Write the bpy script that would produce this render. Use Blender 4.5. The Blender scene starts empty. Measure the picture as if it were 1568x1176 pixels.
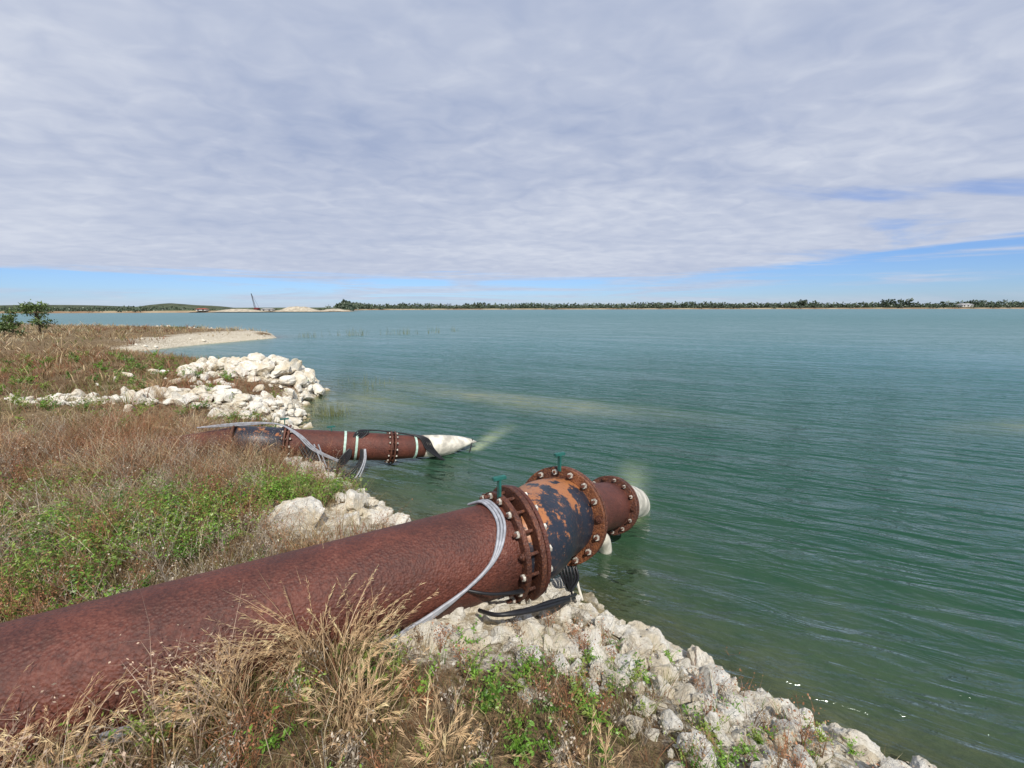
import bpy, bmesh, math, random
import numpy as np
from mathutils import Vector, Matrix
random.seed(4); rng = np.random.default_rng(7)
scene = bpy.context.scene
R = math.radians

# ------------------------------------------------------------ helpers
def link(ob, parent=None):
    scene.collection.objects.link(ob)
    if parent: ob.parent = parent
    return ob
def empty(name, loc=(0,0,0)):
    e = bpy.data.objects.new(name, None); e.empty_display_size = .2; e.location = (0,0,0)
    return link(e)
class NT:
    def __init__(s, nt): s.nt = nt; s.n = nt.nodes; s.l = nt.links
    def add(s, t, **kw):
        n = s.n.new(t)
        for k, v in kw.items():
            if k == 'inp':
                for a, b in v.items():
                    if isinstance(b, bpy.types.NodeSocket): s.l.new(b, n.inputs[a])
                    else: n.inputs[a].default_value = b
            else: setattr(n, k, v)
        return n
    def math(s, op, a, b=0.0, c=0.0, clamp=False):
        n = s.add('ShaderNodeMath', operation=op, use_clamp=clamp, inp={0: a, 1: b, 2: c}); return n.outputs[0]
    def ramp(s, fac, stops, interp='LINEAR'):
        n = s.add('ShaderNodeValToRGB', inp={0: fac}); cr = n.color_ramp; cr.interpolation = interp
        while len(cr.elements) < len(stops): cr.elements.new(0.5)
        for e, (p, c) in zip(cr.elements, stops):
            e.position = p; e.color = (*c, 1) if len(c) == 3 else c
        return n.outputs[0]
    def mix(s, f, a, b, bt='MIX'):
        n = s.add('ShaderNodeMix', data_type='RGBA', blend_type=bt)
        for i, v in ((0, f), (6, a), (7, b)):
            if isinstance(v, bpy.types.NodeSocket): s.l.new(v, n.inputs[i])
            else: n.inputs[i].default_value = ((*v, 1) if isinstance(v, tuple) and len(v) == 3 else v)
        return n.outputs[2]
    def noise(s, vec, scale, detail=4, rough=.55, dist=0):
        n = s.add('ShaderNodeTexNoise', inp={'Scale': scale, 'Detail': detail, 'Roughness': rough, 'Distortion': dist})
        if vec is not None: s.l.new(vec, n.inputs['Vector'])
        return n.outputs['Fac']
    def smooth(s, v, a, b, o0=0., o1=1.):
        n = s.add('ShaderNodeMapRange', interpolation_type='SMOOTHSTEP', inp={0: v, 1: a, 2: b, 3: o0, 4: o1}); return n.outputs[0]
def newmat(name):
    m = bpy.data.materials.new(name); m.use_nodes = True
    m.node_tree.nodes.clear(); t = NT(m.node_tree)
    t.out = t.add('ShaderNodeOutputMaterial'); return m, t
def principled(t, col, rough=.8, spec=.3, metal=0., normal=None):
    p = t.add('ShaderNodeBsdfPrincipled')
    for k, v in (('Base Color', col), ('Roughness', rough), ('Specular IOR Level', spec), ('Metallic', metal)):
        if isinstance(v, bpy.types.NodeSocket): t.l.new(v, p.inputs[k])
        else: p.inputs[k].default_value = (*v, 1) if isinstance(v, tuple) else v
    if normal is not None: t.l.new(normal, p.inputs['Normal'])
    t.l.new(p.outputs[0], t.out.inputs[0]); return p
def bump(t, h, strength=.5, dist=.02, normal=None):
    n = t.add('ShaderNodeBump', inp={'Height': h, 'Strength': strength, 'Distance': dist})
    if normal is not None: t.l.new(normal, n.inputs['Normal'])
    return n.outputs[0]
def pos(t): return t.add('ShaderNodeNewGeometry').outputs['Position']

# ------------------------------------------------------------ materials
def mat_rust(name, base, dark, light, patch=None):
    m, t = newmat(name); P = pos(t)
    n1 = t.noise(P, 2.2, 6, .65); n2 = t.noise(P, 42, 4, .7); n3 = t.noise(P, 9, 5, .6)
    c = t.mix(t.smooth(n1, .35, .65), dark, base)
    c = t.mix(t.smooth(n2, .48, .72, 0, .5), c, light)
    c = t.mix(t.smooth(n2, .50, .36, 0, .5), c, (dark[0]*.5, dark[1]*.45, dark[2]*.5))
    c = t.mix(t.smooth(n3, .52, .72, 0, .5), c, (dark[0]*.6, dark[1]*.6, dark[2]*.7))
    sp = t.add('ShaderNodeTexVoronoi', inp={'Vector': P, 'Scale': 60.}).outputs['Distance']
    pale = t.math('MULTIPLY', t.smooth(n1, .54, .70), t.smooth(n2, .5, .62, 0, .45))
    c = t.mix(pale, c, (.27, .165, .13))
    wn = t.noise(t.add('ShaderNodeMapping', inp={'Vector': P, 'Scale': (7, 7, 1.2)}).outputs[0], 2.0, 5, .6)
    c = t.mix(t.smooth(wn, .54, .68, 0, .45), c, (.06, .024, .016))
    h = t.math('ADD', n2, t.math('MULTIPLY', sp, .8))
    principled(t, c, .56, .4, 0, bump(t, h, .8, .009)); return m
RUST = mat_rust('rusty_steel', (.135, .040, .025), (.078, .026, .018), (.18, .062, .038))
RUST2 = mat_rust('rusty_flange', (.12, .042, .025), (.065, .024, .015), (.30, .11, .045))
ORUST = mat_rust('orange_rusty_flange', (.20, .07, .027), (.09, .033, .018), (.38, .15, .05))
def mat_coupling(name, th):
    m, t = newmat(name); P = pos(t)
    sep = t.add('ShaderNodeSeparateXYZ', inp={0: t.add('ShaderNodeNewGeometry').outputs['Normal']})
    n = t.noise(P, 5, 7, .7); n2 = t.noise(P, 30, 4, .6)
    k = t.math('ADD', n, t.math('MULTIPLY', sep.outputs[2], .17))
    c = t.mix(t.smooth(k, th, th+.05), (.016, .021, .034), (.36, .14, .05))
    c = t.mix(t.smooth(n2, .55, .7, 0, .5), c, (.12, .055, .035))
    c = t.mix(t.smooth(t.noise(P, 11, 6, .75), th, th+.06, 0, .55), c, (.30, .12, .05))
    c = t.mix(t.smooth(t.noise(P, 14, 5, .75), .66, .70, 0, .6), c, (.48, .36, .28))
    principled(t, c, .42, .5, 0, bump(t, t.math('ADD', n, n2), .4, .01)); return m
COUP = mat_coupling('black_painted_coupling', .60); COUP2 = mat_coupling('black_painted_coupling_worn', .71)
def mat_simple(name, col, rough=.5, spec=.4, metal=0, var=.25, sc=20):
    m, t = newmat(name); P = pos(t); n = t.noise(P, sc, 4, .6)
    c = t.mix(t.smooth(n, .35, .7), tuple(x*(1-var) for x in col), tuple(min(1, x*(1+var*.4)) for x in col))
    principled(t, c, rough, spec, metal, bump(t, n, .2, .004)); return m
WHITE = mat_simple('white_plastic_pipe', (.74, .69, .58), .5, .4, 0, .45, 5)
NUT = mat_simple('galvanised_bolt', (.62, .58, .50), .45, .5, .1, .6, 30)
CABLEB = mat_simple('black_cable', (.015, .015, .017), .45)
CABLEG = mat_simple('grey_conduit', (.34, .35, .38), .4)
TEAL = mat_simple('teal_paint', (.02, .13, .11), .5)
STRAP = mat_simple('pale_green_strap', (.45, .62, .52), .6)
def mat_rock():
    m, t = newmat('limestone'); P = pos(t)
    n1 = t.noise(P, 3.5, 6, .65); n2 = t.noise(P, 18, 7, .75); n3 = t.noise(P, 75, 4, .7)
    c = t.mix(t.smooth(n1, .35, .62), (.62, .54, .40), (.79, .76, .68))
    c = t.mix(t.smooth(n2, .54, .70, 0, .55), c, (.42, .36, .26))
    c = t.mix(t.smooth(n3, .58, .70, 0, .45), c, (.26, .23, .18))
    sz = t.add('ShaderNodeSeparateXYZ', inp={0: P}).outputs[2]
    wet = t.smooth(t.math('ADD', sz, t.math('MULTIPLY', n1, .1)), .06, .14, 1, 0)
    c = t.mix(t.math('MULTIPLY', wet, .8), c, (.22, .17, .07))
    h = t.math('ADD', t.math('MULTIPLY', n2, 1.0), t.math('MULTIPLY', n3, .4))
    principled(t, c, .95, .1, 0, bump(t, h, 1., .035)); return m
ROCK = mat_rock()
def mat_ground():
    m, t = newmat('earth_ground'); P = pos(t)
    a = t.add('ShaderNodeAttribute', attribute_name='rocky').outputs['Fac']
    n1 = t.noise(P, 1.3, 6, .6); n2 = t.noise(P, 14, 6, .7); n3 = t.noise(P, 60, 3, .6)
    soil = t.mix(t.smooth(n2, .35, .65), (.09, .06, .034), (.24, .17, .095))
    soil = t.mix(t.smooth(n1, .5, .7, 0, .5), soil, (.32, .25, .15))
    rk = t.mix(t.smooth(n2, .38, .62), (.34, .28, .19), (.66, .61, .50))
    k = t.smooth(t.math('ADD', a, t.math('MULTIPLY', t.math('SUBTRACT', n2, .5), .9)), .3, .7)
    c = t.mix(k, soil, rk)
    sz = t.add('ShaderNodeSeparateXYZ', inp={0: P}).outputs[2]
    c = t.mix(t.smooth(sz, -.06, .04, 1, 0), c, t.mix(t.smooth(t.noise(P, 5, 5, .7), .4, .6), (.24, .20, .08), (.58, .50, .28)))
    h = t.math('ADD', n2, t.math('MULTIPLY', n3, .4))
    principled(t, c, .95, .1, 0, bump(t, h, .9, .04)); return m
GROUND = mat_ground()
def mat_veg(name, trans=.3):
    m, t = newmat(name)
    c = t.add('ShaderNodeAttribute', attribute_name='Col').outputs['Color']
    d = t.add('ShaderNodeBsdfDiffuse', inp={0: c}); tr = t.add('ShaderNodeBsdfTranslucent', inp={0: c})
    g = t.add('ShaderNodeBsdfGlossy', inp={0: (1, 1, 1, 1), 'Roughness': .45})
    mx = t.add('ShaderNodeMixShader', inp={0: trans, 1: d.outputs[0], 2: tr.outputs[0]})
    m2 = t.add('ShaderNodeMixShader', inp={0: .03, 1: mx.outputs[0], 2: g.outputs[0]})
    t.l.new(m2.outputs[0], t.out.inputs[0]); return m
VEG = mat_veg('plant_matter'); TREEV = mat_veg('tree_foliage', .15)
BARK = mat_simple('bark', (.12, .09, .06), .9, .1)
def mat_water():
    m, t = newmat('lake_water'); P = pos(t)
    at = lambda n: t.add('ShaderNodeAttribute', attribute_name=n).outputs['Fac']
    sh = at('clear'); sand = at('sandy'); sub = at('sunk')
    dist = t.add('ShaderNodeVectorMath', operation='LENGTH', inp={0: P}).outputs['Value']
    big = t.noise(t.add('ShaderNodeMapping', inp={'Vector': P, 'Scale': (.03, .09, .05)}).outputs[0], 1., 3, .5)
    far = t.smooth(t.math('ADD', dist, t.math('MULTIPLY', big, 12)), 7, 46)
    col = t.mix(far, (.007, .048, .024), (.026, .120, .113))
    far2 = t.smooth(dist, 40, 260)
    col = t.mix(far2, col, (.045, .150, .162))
    sn = t.noise(P, 1.7, 5, .65)
    col = t.mix(t.math('MULTIPLY', sand, t.smooth(sn, .25, .7, .45, 1.)), col, (.19, .205, .11))
    col = t.mix(t.math('MULTIPLY', sub, t.smooth(sn, .25, .6, .6, 1.)), col, (.30, .35, .20))
    mp = t.add('ShaderNodeMapping', inp={'Vector': P, 'Rotation': (0, 0, R(24)), 'Scale': (1., 1., 1.)})
    mp2 = t.add('ShaderNodeMapping', inp={'Vector': mp.outputs[0], 'Scale': (.28, 1.25, 1)}).outputs[0]
    mp3 = t.add('ShaderNodeMapping', inp={'Vector': P, 'Rotation': (0, 0, R(8)), 'Scale': (.5, 1.2, 1)}).outputs[0]
    w1 = t.noise(mp2, 3.0, 3, .5, .6); w2 = t.noise(mp3, 9., 3, .55, .3); w3 = t.noise(mp2, .35, 3, .5); w4 = t.noise(mp2, .55, 2, .5)
    h = t.math('ADD', t.math('MULTIPLY', w1, .135), t.math('MULTIPLY', w2, .026))
    h = t.math('ADD', h, t.math('MULTIPLY', w4, .16))
    calm = t.smooth(w3, .3, .6, .6, 1.15)
    h = t.math('MULTIPLY', h, calm)
    nb = bump(t, h, 1., 1.)
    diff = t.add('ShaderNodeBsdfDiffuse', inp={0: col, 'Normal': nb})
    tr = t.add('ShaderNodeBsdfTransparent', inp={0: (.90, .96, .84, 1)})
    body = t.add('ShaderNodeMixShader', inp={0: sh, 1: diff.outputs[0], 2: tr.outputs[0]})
    ro = t.smooth(dist, 6, 60, .05, .34)
    gl = t.add('ShaderNodeBsdfGlossy', inp={0: (.88, .95, .97, 1), 'Roughness': ro, 'Normal': nb})
    fr = t.add('ShaderNodeFresnel', inp={'IOR': 1.33, 'Normal': nb}).outputs[0]
    cap = t.smooth(dist, 10, 150, .65, .36)
    mx = t.add('ShaderNodeMixShader', inp={0: t.math('MINIMUM', fr, cap), 1: body.outputs[0], 2: gl.outputs[0]})
    t.l.new(mx.outputs[0], t.out.inputs[0]); return m
WATER = mat_water()

# ------------------------------------------------------------ numpy noise
perm = rng.random((512, 512))
def vn(x, y, seed=0):
    x = x+seed*17.31; y = y+seed*9.77
    xi = np.floor(x).astype(int); yi = np.floor(y).astype(int); fx = x-xi; fy = y-yi
    fx = fx*fx*(3-2*fx); fy = fy*fy*(3-2*fy)
    g = lambda a, b: perm[a % 512, b % 512]
    return (g(xi, yi)*(1-fx)+g(xi+1, yi)*fx)*(1-fy)+(g(xi, yi+1)*(1-fx)+g(xi+1, yi+1)*fx)*fy
def fbm(x, y, o=4, seed=0):
    s = 0; a = .5; f = 1; n = 0
    for i in range(o): s = s+a*vn(x*f, y*f, seed+i); n += a; a *= .5; f *= 2.03
    return s/n

# ------------------------------------------------------------ terrain
SH = np.array([(60,-30),(20,-9),(9,-2.6),(5,.45),(3.4,1.65),(2.42,2.33),(1.85,2.8),(1.24,3.30),(.72,3.9),(.2,4.35),(-.8,5.0),(-1.5,5.55),(-2.2,6.2),
 (-2.9,6.9),(-3.6,7.7),(-4.6,9.0),(-5.4,10.2),(-6.0,11.8),(-6.7,13.4),(-6.8,15.2),(-7.8,16.6),(-10,18),(-13,20),(-17,22.5),
 (-22,25.2),(-25.5,27.2),(-26.6,28.6),(-26,30.5),(-25.7,35),(-24.6,39),(-23.4,42.8),(-25,45.5),(-28,47.5),(-39,54),(-61,60),(-79,67),
 (-200,85),(-600,60),(-900,-900),(400,-900)], float)
def sdist(x, y):
    x = np.asarray(x, float).ravel(); y = np.asarray(y, float).ravel()
    d = np.full(x.shape, 1e9); ins = np.zeros(x.shape, bool); n = len(SH)
    for i in range(n):
        a = SH[i]; b = SH[(i+1) % n]; e = b-a; L = e@e
        t = np.clip(((x-a[0])*e[0]+(y-a[1])*e[1])/L, 0, 1)
        d = np.minimum(d, np.hypot(x-a[0]-t*e[0], y-a[1]-t*e[1]))
        if a[1] != b[1]:
            c = ((a[1] > y) != (b[1] > y)) & (x < (b[0]-a[0])*(y-a[1])/(b[1]-a[1])+a[0]); ins ^= c
    d = np.where(ins, d, -d)
    d = d + (fbm(x*1.7, y*1.7, 3, 5)-.5)*.5*np.clip(np.abs(d)+.6, 0, 1)
    return d
def G(x, y, cx, cy, sx, sy, rot=0):
    c, s = math.cos(rot), math.sin(rot); u = (x-cx)*c+(y-cy)*s; v = -(x-cx)*s+(y-cy)*c
    return np.exp(-.5*((u/sx)**2+(v/sy)**2))
def terrain(x, y, d=None):
    if d is None: d = sdist(x, y)
    land = .78*(1-np.exp(-np.maximum(d, 0)/.85))
    land = land+.42*G(x, y, .1, .2, 1.5, 1.3)*np.clip(d, 0, 1)
    land = land+(.22*G(x, y, -8.6, 14.6, 1.9, .9, -.1)+.10*G(x, y, -7.3, 10.2, 1.5, .7)+.12*G(x, y, -6.6, 5.8, 1.4, .7))*np.clip(d*2, 0, 1)
    land = land+.10*(fbm(x*.35, y*.35, 3, 2)-.5)*np.clip(d, 0, 1)*2
    dw = np.maximum(-d, 0)
    wat = -2.6*(1-np.exp(-dw/3.2))-.12*(1-np.exp(-dw/.3))
    wat = np.where(d > 0, 0, wat)
    rough = .10*(fbm(x*3.1, y*3.1, 4, 8)-.5)+.05*(fbm(x*9, y*9, 3, 9)-.5)
    return np.where(d > 0, land, wat)+rough*np.clip(.35+np.abs(d), 0, 1)*np.where(d > 0, 1, .5)

def axis_coords(lo, hi, f0, f1, step, grow):
    c = list(np.arange(f0, f1, step)); s = step; v = c[-1]
    while v < hi: s = min(s*grow, 400); v += s; c.append(v)
    s = step; v = c[0]; pre = []
    while v > lo: s = min(s*grow, 400); v -= s; pre.append(v)
    return np.array(pre[::-1]+c)
def make_mesh(name, V, quads, tris, cols, mat, smooth=False, parent=None):
    me = bpy.data.meshes.new(name); V = np.asarray(V, np.float32)
    nq = 0 if quads is None else len(quads); nt = 0 if tris is None else len(tris)
    me.vertices.add(len(V)); me.vertices.foreach_set('co', V.ravel())
    idx = []
    if nq: idx.append(np.asarray(quads).ravel())
    if nt: idx.append(np.asarray(tris).ravel())
    idx = np.concatenate(idx).astype(np.int32)
    me.loops.add(len(idx)); me.loops.foreach_set('vertex_index', idx)
    st = np.concatenate([np.arange(nq)*4, nq*4+np.arange(nt)*3]).astype(np.int32)
    me.polygons.add(nq+nt); me.polygons.foreach_set('loop_start', st)
    me.polygons.foreach_set('use_smooth', np.full(nq+nt, smooth))
    if cols is not None:
        a = me.color_attributes.new('Col', 'FLOAT_COLOR', 'POINT')
        a.data.foreach_set('color', np.concatenate([cols, np.ones((len(cols), 1))], 1).astype(np.float32).ravel())
    me.update(calc_edges=True); me.validate()
    me.materials.append(mat)
    return link(bpy.data.objects.new(name, me), parent)
def grid_obj(name, xs, ys, zf, mat):
    X, Y = np.meshgrid(xs, ys); x = X.ravel(); y = Y.ravel(); z, at = zf(x, y)
    nx, ny = len(xs), len(ys); i = np.arange(nx*ny).reshape(ny, nx)
    q = np.stack([i[:-1, :-1], i[:-1, 1:], i[1:, 1:], i[1:, :-1]], -1).reshape(-1, 4)
    ob = make_mesh(name, np.stack([x, y, z], 1), q, None, None, mat, True)
    for k, v in at.items():
        a = ob.data.attributes.new(k, 'FLOAT', 'POINT'); a.data.foreach_set('value', v.astype(np.float32))
    return ob

xs = axis_coords(-3800, 3800, -9., 4.5, .085, 1.035)
ys = axis_coords(-600, 4500, .3, 9.5, .085, 1.03)
def pipe_dist(x, y, a, b):
    a = np.array(a[:2]); b = np.array(b[:2]); e = b-a; t = np.clip(((x-a[0])*e[0]+(y-a[1])*e[1])/(e@e), 0, 1)
    return np.hypot(x-a[0]-t*e[0], y-a[1]-t*e[1]), t
def rocky(x, y, d):
    r = np.clip(1.15-d/.75, 0, 1)
    r = np.maximum(r, G(x, y, -8.4, 14.5, 2.0, .8)*1.1); r = np.maximum(r, G(x, y, -7.3, 10.3, 1.5, .6)*1.1)
    r = np.maximum(r, 1.1*G(x, y, -.3, 2.85, .75, .42)); r = np.maximum(r, .9*G(x, y, -10.5, 10., 1.0, .3))
    r = np.maximum(r, 1.2*G(x, y, -2.2, 4.6, .5, .45)); r = np.maximum(r, .8*G(x, y, -8.1, 7., .6, .25))
    r = np.maximum(r, np.clip((x-.2)/.8, 0, 1)*np.clip(2.-d, 0, 1)*.75)
    r = np.maximum(r, .62*np.clip((y-27)/6, 0, 1)*np.clip(1.5-d/4, 0, 1)*(fbm(x*.3, y*.3, 3, 1) > .46))
    return np.clip(r, 0, 1)
def gf(x, y):
    d = sdist(x, y); return terrain(x, y, d), {'rocky': rocky(x, y, d)}
ground = grid_obj('ground', xs, ys, gf, GROUND)
def wf(x, y):
    d = sdist(x, y); z = terrain(x, y, d); dep = np.maximum(-z, 0)
    c = .93*np.exp(-dep*1.9)
    nz = .6+.8*fbm(x*.9, y*.9, 4, 3)
    s = .85*np.exp(-dep*1.5)*nz
    s = np.maximum(s, .85*G(x, y, -.2, 13.9, 3.4, .6, -.42)*nz); s = np.maximum(s, .75*G(x, y, 1.6, 12.8, 1.8, .7, -.35)*nz)
    s = np.maximum(s, .8*G(x, y, -4.8, 13.2, 1.4, 1.9, .2)*nz); s = np.maximum(s, .75*G(x, y, 13.6, 10.4, 1.6, .45, .1)*nz)
    s = np.maximum(s, .5*G(x, y, -4.5, 16.5, 2., .7, -.3)*nz)
    p = np.zeros_like(x)
    for a, b, w in (((1.7, 5.75), (2.45, 8.2), .15), ((-.8, 8.85), (.0, 10.9), .15)):
        pd, t = pipe_dist(x, y, a, b); p = np.maximum(p, .9*(1-t)**.8*np.exp(-(pd/(w*(1+t*.9)))**2.4))
    return np.zeros_like(x), {'clear': np.clip(c, 0, .9)*(1-p), 'sandy': np.clip(s, 0, .9), 'sunk': np.clip(p, 0, 1)}
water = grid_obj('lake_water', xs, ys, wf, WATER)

# ------------------------------------------------------------ rocks
def rock_proto(sub, seed):
    r = np.random.default_rng(seed); bm = bmesh.new(); bmesh.ops.create_icosphere(bm, subdivisions=sub, radius=1)
    V = np.array([v.co[:] for v in bm.verts]); F = np.array([[v.index for v in f.verts] for f in bm.faces]); bm.free()
    for k in range(15):
        n = r.normal(size=3); n /= np.linalg.norm(n); dd = r.uniform(.42, .85)
        ex = np.maximum(V@n-dd, 0); V = V-ex[:, None]*n*1.0
    N = fbm(V[:, 0]*2.2+V[:, 2]*1.7+seed, V[:, 1]*2.2-V[:, 2]*1.3, 4, seed)-.5
    N2 = fbm(V[:, 0]*6+V[:, 2]*4+seed, V[:, 1]*6-V[:, 2]*5, 4, seed+3)-.5
    N3 = np.abs(fbm(V[:, 0]*11+V[:, 2]*7+seed, V[:, 1]*11-V[:, 2]*8, 3, seed+6)-.5)
    V = V*(1+.34*N+.24*N2-.22*N3*(sub > 2))[:, None]*r.uniform([.8, .65, .5], [1.25, 1., .8])
    return V, F
def rot_rand(r):
    q = r.normal(size=4); q /= np.linalg.norm(q); w, x, y, z = q
    return np.array([[1-2*(y*y+z*z), 2*(x*y-z*w), 2*(x*z+y*w)], [2*(x*y+z*w), 1-2*(x*x+z*z), 2*(y*z-x*w)], [2*(x*z-y*w), 2*(y*z+x*w), 1-2*(x*x+y*y)]])
PR3 = [rock_proto(4, s) for s in range(7)]; PR2 = [rock_proto(3, s+20) for s in range(8)]; PR1 = [rock_proto(2, s+40) for s in range(8)]; PR0 = [rock_proto(1, s+60) for s in range(8)]
def rocks(name, items):
    Vs, Fs, o = [], [], 0
    for (x, y, z, s) in items:
        pr = PR3 if (s > .13 and y < 8) else PR2 if (s > .07 and y < 8) or (s > .2 and y < 20) else PR1 if s > .035 else PR0
        V, F = pr[rng.integers(0, 7)]
        yaw = rng.uniform(0, 6.28); c, sn = math.cos(yaw), math.sin(yaw)
        M = rot_rand(rng) if rng.random() < .6 else np.array([[c, -sn, 0], [sn, c, 0], [0, 0, 1]])
        W = (V@M.T)*s+np.array([x, y, z]); Vs.append(W); Fs.append(F+o); o += len(V)
    return make_mesh(name, np.concatenate(Vs), None, np.concatenate(Fs), None, ROCK, False)
def scatter(n, x0, x1, y0, y1, dmin, dmax, smin, smax, keep=None, pw=2.2, lift=0.):
    x = rng.uniform(x0, x1, n); y = rng.uniform(y0, y1, n); d = sdist(x, y)
    k = (d > dmin) & (d < dmax)
    if keep is not None: k &= keep(x, y, d)
    x, y, d = x[k], y[k], d[k]; s = smin+(smax-smin)*rng.random(len(x))**pw
    tz = terrain(x, y, d); k = tz > -.14; x, y, s, tz = x[k], y[k], s[k], tz[k]
    z = tz+s*rng.uniform(-.1, .45, len(x))+lift
    return list(zip(x, y, z, s))
it = scatter(6800, -1.0, 6, -.8, 5.2, -.22, .95, .03, .17, lambda x, y, d: rng.random(len(x)) < np.clip(1.25-d/.9, 0, 1), 2.0)
it += scatter(8000, -1.0, 4.5, .4, 5.2, -.1, 1.5, .010, .034, lambda x, y, d: rng.random(len(x)) < np.clip(1.2-d/1.3, 0, 1), 1.5)
it += scatter(1100, -1.6, 3, 1.6, 3.4, .6, 1.9, .02, .13, lambda x, y, d: fbm(x*2, y*2, 2, 4) > .46, 2.2)
it += scatter(300, -1.1, .7, 2.5, 4.1, -.1, 2, .04, .16)
it += [(-.38, 2.62, .68, .27), (-1.0, 2.4, .72, .17), (-.8, 2.55, .62, .15), (-.12, 3.0, .46, .17), (.12, 3.25, .34, .18), (-.55, 3.05, .45, .17), (.24, 3.6, .22, .19), (-.05, 2.55, .62, .14), (.33, 2.8, .46, .17), (.6, 2.75, .42, .17), (.75, 3.2, .28, .17), (1.1, 2.6, .38, .16), (1.5, 2.35, .36, .15), (.55, 2.3, .62, .15)]
it += scatter(1000, -4.2, -.6, 4.3, 8.2, -.25, .7, .04, .22)
it += [(-2.45, 4.35, .62, .48), (-1.95, 4.75, .46, .34), (-1.85, 5.1, .30, .28), (-1.5, 5.2, .18, .28), (-2.25, 5.15, .42, .2), (-2.75, 4.1, .6, .2), (-1.15, 4.95, .14, .2)]
rocks('limestone_rocks', it)
it = []
for n, cx, cy, sx, sy, s0, s1, hh in ((330, -8.4, 14.6, 1.5, .65, .08, .44, .32), (230, -7.2, 10.2, 1.2, .45, .07, .30, .14), (90, -6.1, 11.2, .5, .7, .06, .28, 0), (60, -10.6, 10., .8, .2, .05, .2, 0), (26, -8.1, 7., .4, .15, .04, .12, 0), (40, -9.0, 12.4, 1.2, .5, .05, .22, 0)):
    x = rng.normal(cx, sx, n); y = rng.normal(cy, sy, n); d = sdist(x, y); k = d > -.25; x, y, d = x[k], y[k], d[k]
    s = s0+(s1-s0)*rng.random(len(x))**1.9; z = terrain(x, y, d)+rng.uniform(0, hh, len(x))*G(x, y, cx, cy, sx, sy)+s*.2
    it += list(zip(x, y, z, s))
it += scatter(800, -8, -3.5, 8, 18, -.25, .5, .05, .24)
rocks('limestone_rocks.001', it)
x = rng.uniform(-80, -23, 1500); y = rng.uniform(28, 66, 1500); d = sdist(x, y)
k = (d > -.3) & (d < 3) & (rng.random(1500) < np.exp(-d/1.3)); x, y, d = x[k], y[k], d[k]
it = list(zip(x, y, terrain(x, y, d)+.02, rng.uniform(.06, .26, len(x))))
rocks('limestone_rocks.002', it)

# ------------------------------------------------------------ plants
class Acc:
    def __init__(s): s.V = []; s.Q = []; s.T = []; s.C = []; s.o = 0
    def add(s, V, Q, T, C):
        s.V.append(V); s.C.append(C)
        if Q is not None: s.Q.append(Q+s.o)
        if T is not None: s.T.append(T+s.o)
        s.o += len(V)
    def build(s, name, mat):
        return make_mesh(name, np.concatenate(s.V), np.concatenate(s.Q) if s.Q else None, np.concatenate(s.T) if s.T else None, np.concatenate(s.C), mat)
def curve_pt(P, h, lean, az, droop, t):
    hx = lean*h*t**1.7; z = h*(t-droop*t**2.4)
    return P+np.stack([np.cos(az)*hx, np.sin(az)*hx, z], -1)
def blades(acc, P, h, w, lean, az, droop, c0, c1, nseg=3, taper=.8):
    N = len(P); fa = rng.uniform(0, 6.28, N); side = np.stack([np.cos(fa), np.sin(fa), np.zeros(N)], 1)
    rows = []; cols = []
    for i in range(nseg):
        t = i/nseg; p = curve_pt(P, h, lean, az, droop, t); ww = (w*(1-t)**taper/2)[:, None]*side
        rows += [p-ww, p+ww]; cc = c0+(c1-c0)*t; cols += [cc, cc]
    rows.append(curve_pt(P, h, lean, az, droop, 1.)); cols.append(c1)
    k = 2*nseg+1; V = np.stack(rows, 1).reshape(-1, 3); C = np.stack(cols, 1).reshape(-1, 3)
    b = (np.arange(N)*k)[:, None]
    Q = np.concatenate([b+np.array([2*i, 2*i+1, 2*i+3, 2*i+2]) for i in range(nseg-1)], 0) if nseg > 1 else None
    T = b+np.array([2*nseg-2, 2*nseg-1, 2*nseg]); acc.add(V, Q, T, C)
def leaves(acc, P, D, L, W, C):
    N = len(P); D = D/np.linalg.norm(D, axis=1)[:, None]; n = rng.normal(size=(N, 3))+np.array([0, 0, .8]); S = np.cross(D, n); S /= np.linalg.norm(S, axis=1)[:, None]+1e-9
    V = np.stack([P, P+D*(L*.5)[:, None]+S*(W*.5)[:, None], P+D*L[:, None], P+D*(L*.5)[:, None]-S*(W*.5)[:, None]], 1).reshape(-1, 3)
    acc.add(V, (np.arange(N)*4)[:, None]+np.arange(4), None, np.repeat(C, 4, 0))
TAN = np.array([.58, .43, .23]); BRN = np.array([.27, .165, .085]); RED = np.array([.36, .17, .085]); OLV = np.array([.24, .25, .07]); GRN = np.array([.16, .27, .045]); STR = np.array([.70, .57, .36]); GRY = np.array([.42, .36, .28])
MA, MB = (-6., -.08, 1.05), (0, 3.41, 1.0)
def okpipe(x, y, r=.40):
    a, _ = pipe_dist(x, y, MA, MB); b, _ = pipe_dist(x, y, (0, 3.41), (.6, 4.3)); c, _ = pipe_dist(x, y, (-4.9, 6.9), (-2.3, 7.95)); e, _ = pipe_dist(x, y, (-.4, 2.85), (.5, 3.9))
    f, _ = pipe_dist(x, y, (-2.3, 4.4), (-1.5, 5.3))
    return (a > r) & (b > .45) & (c > .3) & (e > .3) & (f > .38)
def place(n, x0, x1, y0, y1, dmin, rk=.75, rs=1.):
    x = rng.uniform(x0, x1, n); y = rng.uniform(y0, y1, n); d = sdist(x, y); r = rocky(x, y, d)
    k = (d > dmin) & okpipe(x, y) & (rng.random(n) > r*rk*rs) & (np.hypot(x, y-.1) > .75)
    return x[k], y[k], d[k]
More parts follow.
